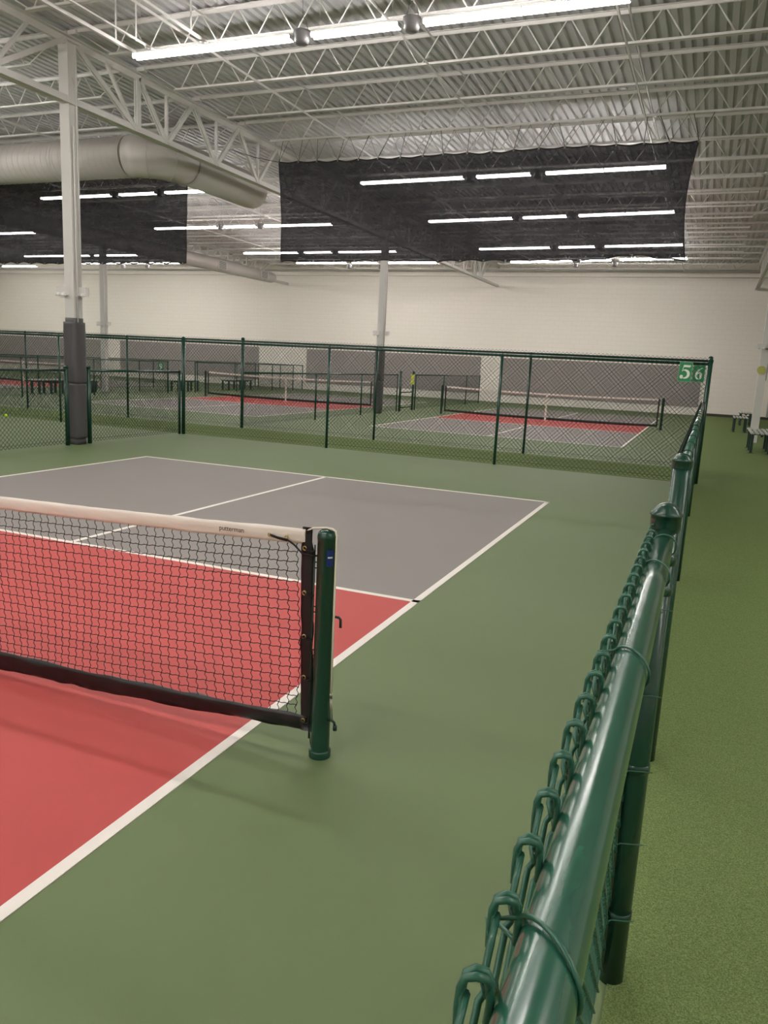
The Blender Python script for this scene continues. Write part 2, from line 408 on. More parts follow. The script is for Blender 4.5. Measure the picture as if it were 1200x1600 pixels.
# ------------------------------------------------------------------ chain link fences
PT = .07175
def fabric(n, m_, p=PT, r=.0017, sides=3, detail=False, z0=.03, H=None):
    """n diamonds wide, m_ diamonds high, in the local XZ plane"""
    mb = MB(); dz = (H/(2*m_)) if H else p/2
    for i in range(2*n):
        pts = []; J = 2*m_
        par = (2*m_) % 2
        for j in range(J+1):
            right = (i+j) % 2 == 1
            u = (i + (1 if right else 0))*p/2; z = z0+j*dz
            if not detail: pts.append((u, .0022*(1 if i % 2 else -1), z)); continue
            pts.append((u+(r*.7 if right else -r*.7), 0, z))
            if j < J:
                s = 1 if not right else -1; u2 = (i+(0 if right else 1))*p/2
                for q in (.16,.5,.84): pts.append((u+(u2-u)*q, s*.004, z+dz*q))
        if detail:   # knuckled ends curl over one another at the top
            right = (i+J) % 2 == 1; uc = pts[-1][0]; zt = pts[-1][2]; s = 1 if right else -1
            pts = pts[:-1]
            for du, v, ddz in ((-.011,.005,-.016),(-.006,.0068,-.004),(-.002,.0062,.003),(.001,.001,.0055),(.0028,-.005,.004),(.0036,-.0078,-.003),(.0036,-.0084,-.016),(.0030,-.008,-.031)):
                pts.append((uc+du*s, v*s, zt+ddz))
        mb.tube(pts, r, sides, cap=detail, smooth=True)
    return mb

def cap_profile(r): return [(r+.0035,-.03),(r+.0035,-.002),(r+.006,-.001),(r+.006,.003),(r+.001,.009),(r*.88,.016),(r*.68,.023),(r*.38,.028),(.0005,.030)]
def post_mesh(h, r, n=16, cap=True, bands=()):
    m = MB(); m.cyl(0,0,0,h-.02,r,n)
    if cap: m.lathe((0,0,h-.02), cap_profile(r), n)
    for z in bands: m.lathe((0,0,z), [(r,-.012),(r+.0022,-.011),(r+.0022,.011),(r,.012)], n)
    return m

# -- the low fence beside the camera (top rail seen from above)
FX = 1.597
t = thing('chain_link_fence', (FX,-2.25,0), 'low green chain-link fence with glossy round top rail, closest to the viewer', 'fence')
def rel(m, x=0, y=2.25): 
    m.v = [(a-FX+x, b+y, c) for a, b, c in m.v]; return m
m = MB(); m.tube([(FX+.003,-3.9,1.213),(FX+.002,-2.2,1.214),(FX-.001,-1.2,1.215),(FX-.004,-.72,1.215)], .0228, 32); rel(m).build('top_rail','rail', t)
mb = fabric(44, 17, r=.0027, sides=7, detail=True, z0=.03, H=1.208)
mb.v = [(-.031-v[1]*1.0, -1.62+v[0], v[2]) for v in mb.v]; mb.build('chain_link_fabric','wire', t)
m = MB(); m.tube([(-.031,-1.6,.07),(-.031,1.54,.07)], .0022, 6); m.build('tension_wire','wire', t)
for (yy, tl) in ((-2.80,-.7),(-2.16,-.8),(-1.60,-.8),(-1.07,-.8),(-.80,.0)):
    m = MB(); pts = []
    for k in range(19):
        a = math.radians(-150+300*k/18)
        pts.append((FX-FX+.0262*math.cos(a)-.0, yy+2.25+tl*.03*math.cos(a)-.004*math.sin(a*.5), 1.2145+.0262*math.sin(a)))
    pts = [(-.040, pts[0][1]+.01, 1.205)]+pts[::1]+[(-.042, pts[-1][1]-.008, 1.225),(-.036, pts[-1][1]-.018,1.212)]
    m.tube(pts, .0019, 6); m.build('wire_tie','wire', t)
def terminal(px_, py_, parent, off, h=1.286, r=.0317, name='post'):
    o = post_mesh(h, r, 28, True, (h-.045, h-.125, h-.20, .62, .2)).build(name,'green', parent, (px_-off[0], py_-off[1], 0)); return o
terminal(FX-.006, -.685, t, (FX,-2.25))
terminal(FX, -3.9, t, (FX,-2.25))
m = MB(); m.box((-.033,1.535,.62),(.004,.016,1.16)); 
for z in (.2,.42,.62,.82,1.04): m.tube([(-.036,1.50,z),(-.020,1.52,z+.004),(.012,1.527,z+.006),(.034,1.545,z)], .0016, 5); m.tube([(-.04,1.53,z),(-.055,1.525,z-.003)],.003,6)
m.build('tension_bar','wire', t)

# bay meshes shared by the far fences
def fence_run(name, label, posts, axis, zr, fx=0, terminals=(), fab_r=.0019, fz=.045, cat='fence', zpost=None, capped=None, postr=.024, tie=0, group=None, rail_r=.021, flush_ext=0, nside=3, fab=None):
    """posts: list of coordinates along the axis; axis 'x' or 'y'; fx the fixed coordinate"""
    a0, a1 = posts[0], posts[-1]; mid = (a0+a1)/2
    org = (mid, fx, 0) if axis == 'x' else (fx, mid, 0)
    t = thing(name, org, label, cat, group)
    def V(a, b, z): return (a-mid, b, z) if axis == 'x' else (b, a-mid, z)
    for k, a in enumerate(posts):
        term = k in terminals
        r = .035 if term else postr
        h = (zr+.075) if term else (zr+.02)
        post_mesh(h, r, 14, True).build('post','green', t, V(a, 0, 0))
    m = MB(); m.tube([V(a0,0,zr), V(a1,0,zr)], rail_r, 12); m.build('top_rail','green', t)
    off = fab if fab is not None else -(rail_r+.006)
    for a, b in zip(posts[:-1], posts[1:]):
        n = max(2, round((b-a-.05)/PT)); p = (b-a-.04)/n
        H = zr+fz-.03; mm = round(H/PT)
        mb = fabric(n, mm, p, fab_r, nside, False, .03, H)
        if axis == 'x': mb.v = [(a-mid+.02+v[0], off+v[1], v[2]) for v in mb.v]
        else: mb.v = [(off+v[1], a-mid+.02+v[0], v[2]) for v in mb.v]
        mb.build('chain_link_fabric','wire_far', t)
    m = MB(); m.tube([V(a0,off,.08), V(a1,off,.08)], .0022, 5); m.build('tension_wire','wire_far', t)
    if tie:
        k = a0+.3
        while k < a1-.1:
            m = MB(); m.ring(V(k,0,zr), rail_r+.003, .0022, 'x' if axis == 'x' else 'y', 14, 4); m.build('wire_tie','wire_far', t); k += tie
    return t
SP = 3.15
YN, YF2 = 9.98, 12.03
t = fence_run('chain_link_fence','low green chain-link fence running from the narrow gap to the tall corner post', [.62,3.77,6.92,YN-.09], 'y', 1.213, FX-.012, (0,), .0023, .04, rail_r=.0225, fab=-.03, nside=5, tie=.55)
for ch in t.children:
    if ch.name.startswith('top_rail'): ch.data.materials[0] = M['rail']
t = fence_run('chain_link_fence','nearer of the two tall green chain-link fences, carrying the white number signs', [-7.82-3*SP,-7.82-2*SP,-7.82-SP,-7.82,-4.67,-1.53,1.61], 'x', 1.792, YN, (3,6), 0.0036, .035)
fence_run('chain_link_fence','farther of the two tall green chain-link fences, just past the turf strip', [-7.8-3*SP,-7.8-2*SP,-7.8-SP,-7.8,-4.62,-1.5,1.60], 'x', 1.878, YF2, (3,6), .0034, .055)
fence_run('chain_link_fence','low green chain-link fence dividing the near courts, on the viewer side of the padded pillar', [-3.0,.0,3.9,7.05], 'y', 1.205, -7.9, (3,), 0.0036, .0, fab=.027)
fence_run('chain_link_fence','short low chain-link fence between the padded pillar and the tall fence', [7.51,YN-.06], 'y', 1.205, -7.87, (0,), 0.0036, .0, fab=.027)
fence_run('chain_link_fence','low chain-link fence dividing the far courts, this side of the small gate', [12.1,15.6,18.5,21.35], 'y', 1.2, -7.85, (), .0024, .0)
fence_run('chain_link_fence','low chain-link fence dividing the far courts, beyond the small gate', [22.8,25.9,28.9,30.9], 'y', 1.2, -7.75, (), .0024, .0)
fence_run('chain_link_fence','low chain-link fence along the left walkway, its nearer side', [12.1,15.0,18.0,21.9], 'y', 1.2, -17.5, (), .0024, .0)
fence_run('chain_link_fence','low chain-link fence on the left walkway, from benches to far wall', [23.6,26.6,29.6,31.6], 'y', 1.2, -17.5, (), .0024, .0)
fence_run('chain_link_fence','low chain-link fence along the left walkway, its farther side', [12.1,15.2,18.3,21.4,24.5,27.6,30.7,32.6], 'y', 1.2, -20.3, (), .0024, .0)
fence_run('chain_link_fence','short cross fence carrying the small green sign with a nine', [-18.95,-17.6], 'x', 1.2, 22.0, (), .0024, .0)
fence_run('chain_link_fence','short cross fence closing the walkway near the far wall', [-20.2,-18.9,-17.6], 'x', 1.2, 32.75, (), .0024, .0)
# gate leaf on the far courts
t = thing('fence_gate', (-7.8,22.1,0), 'small open green gate with a middle bar, right of the far padded pillar', 'gate')
for y in (-.6,.6): post_mesh(1.32,.04,12).build('gate_post','green', t, (0,y,0))
m = MB()
for z in (.12,.62): m.tube([(0,-.57,z),(0,.57,z)], .02, 8)
m.build('gate_frame','green', t)

# ------------------------------------------------------------------ number signs
def stroke(m, pts, ws, th=.002, yoff=0):
    """variable-width stroke polyline in XZ plane"""
    n = len(pts); L = []; R_ = []
    for i in range(n):
        a = Vector(pts[max(0,i-1)]); b = Vector(pts[min(n-1,i+1)]); d = (b-a).normalized(); nn = Vector((-d.y, d.x))*ws[i]/2
        p = Vector(pts[i]); L.append(p+nn); R_.append(p-nn)
    vs = [(p.x, yoff, p.y) for p in L]+[(p.x, yoff, p.y) for p in R_]+[(p.x, yoff+th, p.y) for p in L]+[(p.x, yoff+th, p.y) for p in R_]
    fs = []
    for i in range(n-1): fs += [(i, i+1, n+i+1, n+i), (2*n+i, 3*n+i, 3*n+i+1, 2*n+i+1), (i, 2*n+i, 2*n+i+1, i+1), (n+i, n+i+1, 3*n+i+1, 3*n+i)]
    m.add(vs, fs)
def arc(cx, cy, rx, ry, a0, a1, n): return [(cx+rx*math.cos(math.radians(a0+(a1-a0)*i/n)), cy+ry*math.sin(math.radians(a0+(a1-a0)*i/n))) for i in range(n+1)]
def digit(m, d):     # in a unit box about 0.7 wide x 1 tall centred on 0
    if d == 5:
        stroke(m, [(-.17,.42),(.33,.42)], [.16,.16]); stroke(m, [(.33,.42),(.37,.50)], [.16,.02])
        stroke(m, [(-.155,.48),(-.25,.02)], [.05,.05])
        a = arc(-.06,-.16,.34,.29,118,-120,22); w = [.05+.17*max(0,math.sin(PI*min(1,max(0,(i-1)/19)))) for i in range(23)]
        stroke(m, a, w)
        stroke(m, arc(-.26,-.37,.07,.07,0,360,14), [.14]*15)
    else:
        s = 1 if d == 6 else -1
        def F(p): return [(s*x, s*y) for x, y in p]
        stroke(m, F([(.30,.50),(.12,.42),(-.06,.28),(-.19,.10),(-.24,-.10),(-.22,-.28),(-.12,-.42),(0,-.465)]), [.03,.07,.13,.19,.21,.19,.12,.05])
        stroke(m, F(arc(.02,-.20,.20,.26,130,-95,20)), [.04+.17*math.sin(PI*i/20) for i in range(21)])
def sign(x, y, z, w, h, d, label, tilt=0):
    t = thing('number_sign', (x,y,z), label, 'sign'); t.rotation_euler = (0,tilt,0)
    m = MB(); m.box((0,0,0),(w,.003,h)); m.build('panel','sign_edge', t)
    m = MB(); m.box((0,-.002,0),(w*.92,.002,h*.94)); m.build('face','sign', t)
    m = MB(); digit(m, d); sc = h*.70; m.v = [(a*sc*.86, b-.006, c*sc) for a, b, c in m.v]; m.build('numeral','letter', t)
    for s in (-1,1):
        m = MB(); m.ring((s*w*.42,.01,h*.46),.012,.0015,'x',12,4); m.build('zip_tie','cord', t)
sign(1.278, YN-.040, 1.665, .185, .290, 5, 'green square sign with a large white 5 on the tall fence', math.radians(2))
sign(1.468, YN-.004, 1.648, .165, .245, 6, 'green square sign with a white 6 seen behind the fence wires', math.radians(1))
sign(-17.86, 21.93, .99, .26, .34, 9, 'small green sign with a white 9 on a far low fence')

# ------------------------------------------------------------------ columns
def column(x, y, label, pad=True, near=False, disc=False, top=6.1):
    t = thing('building_column', (x,y,0), label, 'column')
    s = .185; m = MB()
    m.box((0,-s/2+.006,(top)/2),(s,.012,top)); m.box((0,s/2-.006,top/2),(s,.012,top)); m.box((-.01,0,top/2),(.16,s-.02,top))
    m.box((0,0,top-.01),(.26,.26,.02)); m.build('shaft','white', t)
    m = MB(); m.tube([(.105,-.03,1.6),(.105,-.03,4.9)], .012, 8); m.tube([(.105,.05,2.5),(.105,.05,5.4),(.07,.02,5.6)], .009, 8)
    m.build('conduit','white', t)
    for sg, c in ((-1,(-.11,-.11)),(1,(.13,.05))):
        e = MB(); e.box((c[0],c[1],2.45),(.21,.08,.13)); o = e.build('emergency_light','white', t)
        h = MB()
        for k in (-1,1): h.lathe((c[0]+k*.06,c[1]-.05,2.39), [(.0,.03),(.028,.025),(.038,-.01),(.036,-.02),(.0,-.015)], 12)
        h.build('lamp_head','white', o)
    if pad:
        def ringbox(w, z0, z1, bul, nz, seedv):
            q = MB(); K = 24; vs = []
            for i in range(nz+1):
                z = z0+(z1-z0)*i/nz
                for k in range(K):
                    a = 2*PI*k/K; ca, sa = math.cos(a), math.sin(a); e = 1/(abs(ca)**7+abs(sa)**7)**(1/7)
                    wv = 1+bul*noise.noise(Vector((ca*1.5, sa*1.5+seedv, z*4)))
                    vs.append((w/2*ca*e*wv, w/2*sa*e*wv, z))
            q.add(vs, [(i*K+k, i*K+(k+1) % K, (i+1)*K+(k+1) % K, (i+1)*K+k) for i in range(nz) for k in range(K)], True)
            q.f += [tuple(range(K))[::-1], tuple(nz*K+k for k in range(K))]; q.sm += [False]*2
            return q
        o = ringbox(.262, 1.0, 1.97, .07, 24, 1).build('pad','grey_pad', t); o['label'] = 'charcoal wraparound pad, upper piece'
        o = ringbox(.250, .10, .995, .07, 24, 5).build('pad','grey_pad', t); o['label'] = 'charcoal wraparound pad, lower piece'
        q = ringbox(.212, 1.9, 2.035, .0, 2, 1); q.build('pad_sleeve','grey_pad', t)
        q = ringbox(.225, .0, .11, .0, 2, 1); q.build('pad_sleeve','grey_pad', t)
    if disc:
        m = MB(); m.tube([(-.03,-.115,1.86),(-.03,-.10,1.86)], .105, 24); o = m.build('disc','band', t); o['label'] = 'round yellow-green disc'
        m = MB(); m.tube([(-.11,-.10,2.42),(-.08,-.12,2.40),(.04,-.12,2.39),(.1,-.1,2.40)], .010, 6); m.build('cable_loop','cord', t)
    return t
column(-7.94, 7.30, 'white steel column with charcoal padding, in the gap of the near low fence', True, True)
column(-7.88, 19.85, 'white steel column with charcoal padding, between the two far courts', True)
column(-18.93, 20.1, 'bare white steel column without padding in the left walkway')
for o in []: pass
C2 = bpy.data.objects
column(2.83, 19.7, 'bare white steel column with a yellow-green disc, by the bench on the turf', False, disc=True)
# the left column carries no pad
for o in list(C2):
    if o.parent and o.parent.get('label','').startswith('bare white steel column without') and o.name.startswith('pad'): bpy.data.objects.remove(o)

# ------------------------------------------------------------------ roof steel
GX = [-30.0, -18.93, -7.9, 2.92]
J0, JS = 7.3, 1.53
def girder(x, label, y0=-4.94, y1=33.4):
    t = thing('roof_girder', (x, y0, 5.22), label, 'girder'); L = y1-y0
    m = MB(); 
    for s in (-1,1): m.box((s*.045,L/2,0),(.07,L,.014)); m.box((s*.014,L/2,.055),(.012,L,.11))
    m.build('bottom_chord','white', t)
    m = MB()
    for s in (-1,1): m.box((s*.05,L/2,.93),(.08,L,.014)); m.box((s*.014,L/2,.88),(.012,L,.11))
    m.build('top_chord','white', t)
    m = MB(); zb, ztp = .05, .88
    cols = [J0-12.24, J0, J0+12.24, J0+24.48]
    for ci in range(len(cols)-1):
        c0 = cols[ci]-y0
        def pt(k): return c0+k*JS
        def big(a, b, w=.07): 
            for s in (-.022,.022): m.bar((s,a[0],a[1]),(s,b[0],b[1]), .022, w)
        def thin(a, b): m.bar((0,a[0],a[1]),(0,b[0],b[1]), .05, .045)
        # end panels
        for e in (1,-1):
            k0 = 0 if e > 0 else 8
            if pt(k0)+e*1 < 0 or pt(k0)+e > L: pass
            big((pt(k0)+e*.1,ztp),(pt(k0+e)-e*.06,zb)); thin((pt(k0+e*.5),ztp),(pt(k0+e)-e*.1,zb)); big((pt(k0+e),ztp),(pt(k0+e),zb),.10)
        for k in range(1,7):
            a, b = pt(k), pt(k+1); c = (a+b)/2
            big((a+.03,ztp),(c-.03,zb)); big((b-.03,ztp),(c+.03,zb)); thin((c,ztp),(c,zb))
    m.v = [v for v in m.v]
    keep = MB()
    # trim webs past the wall
    for f, sm in zip(m.f, m.sm):
        if all(-.3 < m.v[i][1] < L+.1 for i in f): keep.f.append(f); keep.sm.append(sm)
    keep.v = m.v; keep.build('web_members','white', t)
    return t
girder(GX[2], 'deep white steel roof girder resting on the near padded column')
girder(GX[1], 'white steel roof girder over the left walkway, beside the thin duct')
girder(GX[3], 'white steel roof girder over the right-hand turf walkway')

def joist_mesh(L, e0=.77, e1=.77):
    zt, zb = 6.225, 5.84; top = MB(); bot = MB(); web = MB()
    for s in (-1,1):
        top.box((L/2, s*.026, zt+.03),(L-.1,.042,.006)); top.box((L/2, s*.008, zt+.005),(L-.1,.006,.05))
        bot.box((L/2, s*.022, zb-.01),(L-e0-e1,.036,.006)); bot.box((L/2, s*.007, zb+.008),(L-e0-e1,.006,.04))
    for xx in (.1, L-.1): top.box((xx,0,zt-.02),(.16,.09,.06))
    n = round((L-e0-e1-.2)/.61); p = (L-e0-e1-.2)/n; x = e0+.1
    web.tube([(.15,0,zt),(e0+.08,0,zb)], .009, 5)
    for k in range(n):
        a = x+k*p
        web.tube([(a+.02,0,zb),(a+p/2-.02,0,zt)], .0115, 5); web.tube([(a+p/2+.02,0,zt),(a+p-.02,0,zb)], .0115, 5)
    web.tube([(x+n*p+.02,0,zb),(L-.15,0,zt)], .009, 5)
    return top, bot, web
def make_joists(x0, x1, ks, where):
    L = x1-x0; tp, bt, wb = joist_mesh(L); first = None
    for k in ks:
        y = J0+JS*k
        idx = ks.index(k)
        lab = 'white open-web roof joist %s, %s from the viewer' % (where, W4[idx])
        if first is None:
            first = thing('roof_joist', (x0,y,0), lab, 'joist', 'roof joists '+where)
            tp.build('top_chord','white',first); bt.build('bottom_chord','white',first); wb.build('web','white',first)
        else:
            c = copy_tree(first); c.location = (x0,y,0); c['label'] = lab
make_joists(GX[2], GX[3], list(range(-1,17)), 'above the foreground court')
make_joists(GX[1], GX[2], list(range(-1,17)), 'left of the near column')
make_joists(GX[3], GX[3]+7.0, list(range(0,17)), 'above the right turf')
make_joists(GX[0], GX[1], list(range(3,17)), 'above the far-left courts')
# bridging angles running across the joists
for x, z, w in ((-5.45,5.80,'a third of the way along the lights'),(-2.62,5.80,'past the middle sensor'),(.12,5.80,'near the curtain end'),(-11.5,5.8,'over the round duct'),(-15.2,5.8,'left of the duct bend'),(-5.45,6.19,'tight under the deck on the left'),(-2.62,6.19,'tight under the deck in the middle'),(.12,6.19,'tight under the deck on the right')):
    m = MB(); m.box((0,13.3,0),(.034,38,.004)); m.box((.015,13.3,-.016),(.004,38,.03)); o = m.build('bridging_angle','white', None, (x,1.2 if False else 0,z))
    tag(o, 'thin white brace under the joists, '+w, 'ceiling bracing')
# conduit rails from the near light row
for x, w, wd, yb in ((-6.36,.045,'thick white strut meeting the left tip of the nearest light row',2.2),(-6.02,.022,'thin white conduit beside the strut at the nearest light row',2.2),(-5.13,.03,'white conduit ending above the nearest light row, right of the strut',2.2)):
    m = MB(); m.box((0,0,0),(w,4.75,w)); [m.box((0,q,.31),(.006,.03,.66)) for q in (-2,0,2)]; o = m.build('conduit','white', None, (x,yb+2.36,5.68)); tag(o, wd, 'conduit')
# sprinkler pipes by the far wall
for y, z, r, lb in ((33.2,5.93,.05,'thick white sprinkler pipe along the top of the far wall'),(33.38,5.70,.018,'thin conduit below the sprinkler pipe on the far wall')):
    m = MB(); m.tube([(-39,0,0),(9.5,0,0)], r, 10); o = m.build('pipe','white', None, (0,y,z)); tag(o, lb, 'pipe')
m = MB(); m.tube([(0,0,.1),(0,0,5.6)], .035, 8); o = m.build('downpipe','white', None, (3.95,33.42,0)); tag(o, 'slim white vertical pipe on the far wall, right of the disc column', 'pipe')

# ------------------------------------------------------------------ light rows
SEG = [(0,1.235),(1.245,2.46),(2.76,3.93),(4.25,5.42),(5.43,6.6)]
def fixture_parts():
    h = MB(); h.box((0,0,.072),(1.2,.112,.018)); h.box((0,0,.044),(1.18,.03,.014))
    h.box((-.598,0,.05),(.004,.12,.05)); h.box((.598,0,.05),(.004,.12,.05))
    l = MB()
    for s in (-1,1): l.tube([(-.595,s*.040,.038),(.595,s*.040,.038)], .026, 8)
    w = MB()
    for s in (-1,1): w.tube([(s*.5,0,.08),(s*.5,0,.81)], .003, 4)
    return h, l, w
proto = None
def light_row(xl, yl, yr, z, desc):
    global proto
    ang = math.atan2(yr-yl, 6.6)
    for k, (a, b) in enumerate(SEG):
        xm = xl+(a+b)/2; y = yl+(yr-yl)*((a+b)/2)/6.6
        lab = 'glowing tube light, %s from left in %s' % (W4[k], desc)
        if proto is None:
            o = thing('strip_light', (xm,y,z), lab, 'ceiling light', 'tube lights')
            h, l, w = fixture_parts(); h.build('housing','white',o); l.build('tubes','lamp',o); w.build('hanger','white',o); proto = o
        else:
            o = copy_tree(proto); o.location = (xm,y,z); o['label'] = lab
        o.rotation_euler = (0,0,ang); o.scale = ((b-a)/1.2,1,1)
dev = None
def sensor(x, y, z, lab):
    global dev
    if dev is None:
        dev = thing('light_sensor', (x,y,z), lab, 'sensor', 'sensors between tube lights')
        m = MB(); m.lathe((0,0,0), [(.001,-.075),(.075,-.07),(.095,-.03),(.092,.02),(.11,.05),(.11,.08),(.001,.08)], 20); m.build('drum','device',dev)
        m = MB(); m.tube([(-.09,0,.06),(-.05,0,.2),(0,0,.25),(.05,0,.2),(.09,0,.06)], .006, 6); m.tube([(0,0,.25),(0,0,.79)], .003, 5); m.build('bail','device',dev)
    else:
        c = copy_tree(dev); c.location = (x,y,z); c['label'] = lab
ROWS = [(-6.24,6.80,6.86,5.52,'the nearest visible row'),(-6.24,14.42,14.15,5.52,'the top row behind the main curtain'),(-6.27,19.15,18.6,5.52,'the middle row behind the main curtain'),
        (-6.24,24.3,23.75,5.52,'the bottom row behind the main curtain'),
        (-6.24,28.8,27.9,5.68,'the row at the hem of the main curtain'),(-16.0,29.0,28.9,5.68,'the row at the hem of the left curtain'),
        (3.9,2.1,2.1,5.52,'the added unseen row over the right turf'),(3.9,-2.7,-2.7,5.52,'the added turf row behind the viewer'),(-16.05,14.6,14.5,5.52,'the top row behind the left curtain'),(-16.0,19.35,19.25,5.52,'the row between the two curtains'),(-16.1,24.9,24.7,5.52,'the lowest row between the curtains'),  # right turf rows are added, out of view, for the near rail's right-hand highlight
        (-28.2,19.8,19.6,5.52,'the middle row at the far left'),(-28.3,29.0,28.9,5.68,'the last row at the far left'),(-37.9,29.0,28.9,5.52,'the last added row beside the left wall'),(-37.9,19.5,19.5,5.52,'the middle added row beside the left wall'),  # left wall rows are added out of view to brighten the far wall's left end
        (-28.3,25.4,25.2,5.52,'the lowest row at the far left'),(-28.2,14.6,14.5,5.52,'the upper row at the far left'),
        (-6.24,2.1,2.1,5.52,'the row above the foreground net'),(-6.24,-2.7,-2.7,5.52,'the row overhead of the viewer'),(-6.24,-7.2,-7.2,5.52,'the row behind the viewer'),
        (-16.0,6.83,6.83,5.52,'the row over the court left of the column'),(-16.0,2.1,2.1,5.52,'the second row left of the column'),(-16.0,-2.7,-2.7,5.52,'the third row left of the column'),
        (-28.2,6.83,6.83,5.52,'the near row of the far-left bay')]
for r in ROWS:
    light_row(*r)
    for k, c in enumerate((2.61,4.09)):
        sensor(r[0]+c, r[1]+(r[2]-r[1])*c/6.6, 5.55, 'grey drum sensor, %s gap of %s' % (W4[k], r[4]))

# ------------------------------------------------------------------ curtains
def curtain(x0, x1, y, zt, zb, label, sc=0):
    t = thing('divider_curtain', ((x0+x1)/2, y, zt), label, 'curtain'); w = x1-x0
    nx, nz = int(w*22), 44; vs = []
    gs = .44
    for i in range(nx+1):
        x = -w/2+w*i/nx; s = abs(math.sin(PI*(x+w/2)/gs))
        for j in range(nz+1):
            v = j/nz; z = -(zt-zb)*v
            top = -.028*s*(1-v)**6*(1+.6*noise.noise(Vector((x*.7,sc,0)))) + .05*(1-v)*noise.noise(Vector((x*.35,3+sc,0)))
            bt = .04*s*v**8*max(0,.7+1.2*noise.noise(Vector((x*.5,7+sc,0)))) + (.09*max(0,1-abs(x-w/2+.85)/.7)*v**6 if sc == 0 else 0)
            yy = .05*noise.noise(Vector((x*1.3, z*.8, sc)))+.02*noise.noise(Vector((x*5, z*2.2, sc+4)))
            ex = 0
            if sc == 0:
                e = max(0, 1-(w/2-x)/.7); ex = -.10*math.sin(PI*v)*e
                e2 = max(0, 1-(w/2+x)/.7); ex += .10*v*e2+.03*math.sin(PI*v)*e2
            vs.append((x+ex, yy, z+top+bt))
    m = MB(); m.add(vs, [(i*(nz+1)+j, (i+1)*(nz+1)+j, (i+1)*(nz+1)+j+1, i*(nz+1)+j+1) for i in range(nx) for j in range(nz)], True)
    cl = m.build('netting','curtain', t)
    hem = MB()
    for jj in (0, nz): hem.tube([Vector(vs[i*(nz+1)+jj])+Vector((0,0,-.01 if jj == 0 else .01)) for i in range(nx+1)], .013, 5)
    for ii in (0, nx): hem.tube([vs[ii*(nz+1)+j] for j in range(nz+1)], .010, 5)
    hem.build('hem','cord', t)
    k = 0; gpos = []
    while k*gs <= w+.01:
        i = min(nx, round(k*gs/w*nx)); a = Vector(vs[i*(nz+1)]); b = Vector(vs[i*(nz+1)+nz]); gpos.append(a)
        g = MB(); g.ring(a+Vector((0,-.016,-.02)), .012, .005, 'y', 10, 5); g.build('grommet','steel', t)
        g = MB(); g.ring(b+Vector((0,-.016,.02)), .012, .005, 'y', 10, 5); g.build('grommet','steel', t)
        k += 1
    rp = MB(); zj = 5.83-zt
    pts = []
    for i, a in enumerate(gpos):
        pts.append(a+Vector((0,0,-.01))); pts.append(Vector((a.x+gs/2+.05*math.sin(i*3), .0, zj)))
    rp.tube([p for p in pts], .0055, 4)
    for i in range(0, len(gpos), 1):
        a = gpos[i]; rp.tube([a, Vector((a.x+random.uniform(-.2,.25), 0, zj))], .0048, 4)
    rp.build('rope_lacing','cord', t)
    return t
YC = J0+JS*3
curtain(-6.92, 1.0, YC, 5.43, 3.50, 'wide black see-through net curtain hanging in the middle, below the nearest lights')
curtain(-17.2, -9.17, YC, 5.43, 3.46, 'black see-through net curtain at the left, partly behind the round duct', 1)
m = MB(); m.tube([(-6.92,YC,5.44),(-7.5,YC,5.56),(-8.0,YC,5.72),(-8.9,YC,5.79)], .006, 5); tag(m.build('rope','cord'), 'slack black rope between the curtain corner and the girder', 'rope')

# ------------------------------------------------------------------ ducts
def duct_tube(m, pts, r, n=40):
    m.tube(pts, r, n)
t = thing('round_duct', (-8.77,10.55,5.34), 'large round spiral duct with an elbow, passing behind the near column', 'duct')
R_ = .385; e = .75
m = MB(); m.tube([(-9.5,0,0),(-e,0,0)], R_, 48)
for k in range(60):
    x = -9.4+k*.15
    if x < -e-.1: m.lathe((0,0,0),[(0,0),(0,0)],3) if False else None
m.build('spiral_run','duct', t)
m = MB()
k = 0
while -9.4+k*.155 < -e-.05:
    x = -9.4+k*.155; m.ring((x,0,0), R_+.001, .004, 'x', 40, 4); k += 1
m.build('spiral_seam','duct', t)
# elbow in gores, turning from +x to +y about (-e, e)
m = MB(); arcp = [(-e+e*math.sin(math.radians(a)), e-e*math.cos(math.radians(a)), 0) for a in (0,15,45,75,90)]
m.tube(arcp, R_+.004, 48); m.build('elbow','duct', t)
for a in (0,30,60,90):
    ar = math.radians(a); c = Vector((-e+e*math.sin(ar), e-e*math.cos(ar), 0)); d = Vector((math.cos(ar), math.sin(ar), 0)); nrm = Vector((-d.y, d.x, 0))
    m = MB(); m.tube([c+(nrm*math.cos(2*PI*k/40)+Vector((0,0,1))*math.sin(2*PI*k/40))*(R_+.009) for k in range(40)], .007, 5, closed=True); m.build('elbow_seam','duct', t)
m = MB(); m.tube([(0,e,0),(0,3.1,0),(0,3.35,0),(0,3.42,0)], [R_,R_,R_*.94,R_*.85], 48); m.build('outlet_run','duct', t)
for x in (-2.5,-5.5):
    m = MB(); m.tube([(x,0,R_),(x,0,.90)], .006, 5); m.ring((x,0,0), R_+.006, .008, 'x', 40, 4); m.build('hanger','white', t)
t = thing('round_duct', (-18.3,22,5.29), 'thinner round duct with two square grilles beside the far-left girder', 'duct')
m = MB(); m.tube([(0,-8,0),(0,5.9,0),(0,6.0,-.01),(0,8.6,-.02),(0,8.8,-.02)], [.28,.28,.25,.24,.2], 32); m.build('duct_run','duct', t)
for y in (4.2,7.6):
    m = MB(); m.box((.27,y,-.02),(.06,.62,.34)); g = m.build('grille','white', t)
    q = MB()
    for k in range(9): q.box((.303,y,-.16+k*.035),(.006,.52,.018))
    q.build('grille_slats','dark', g)

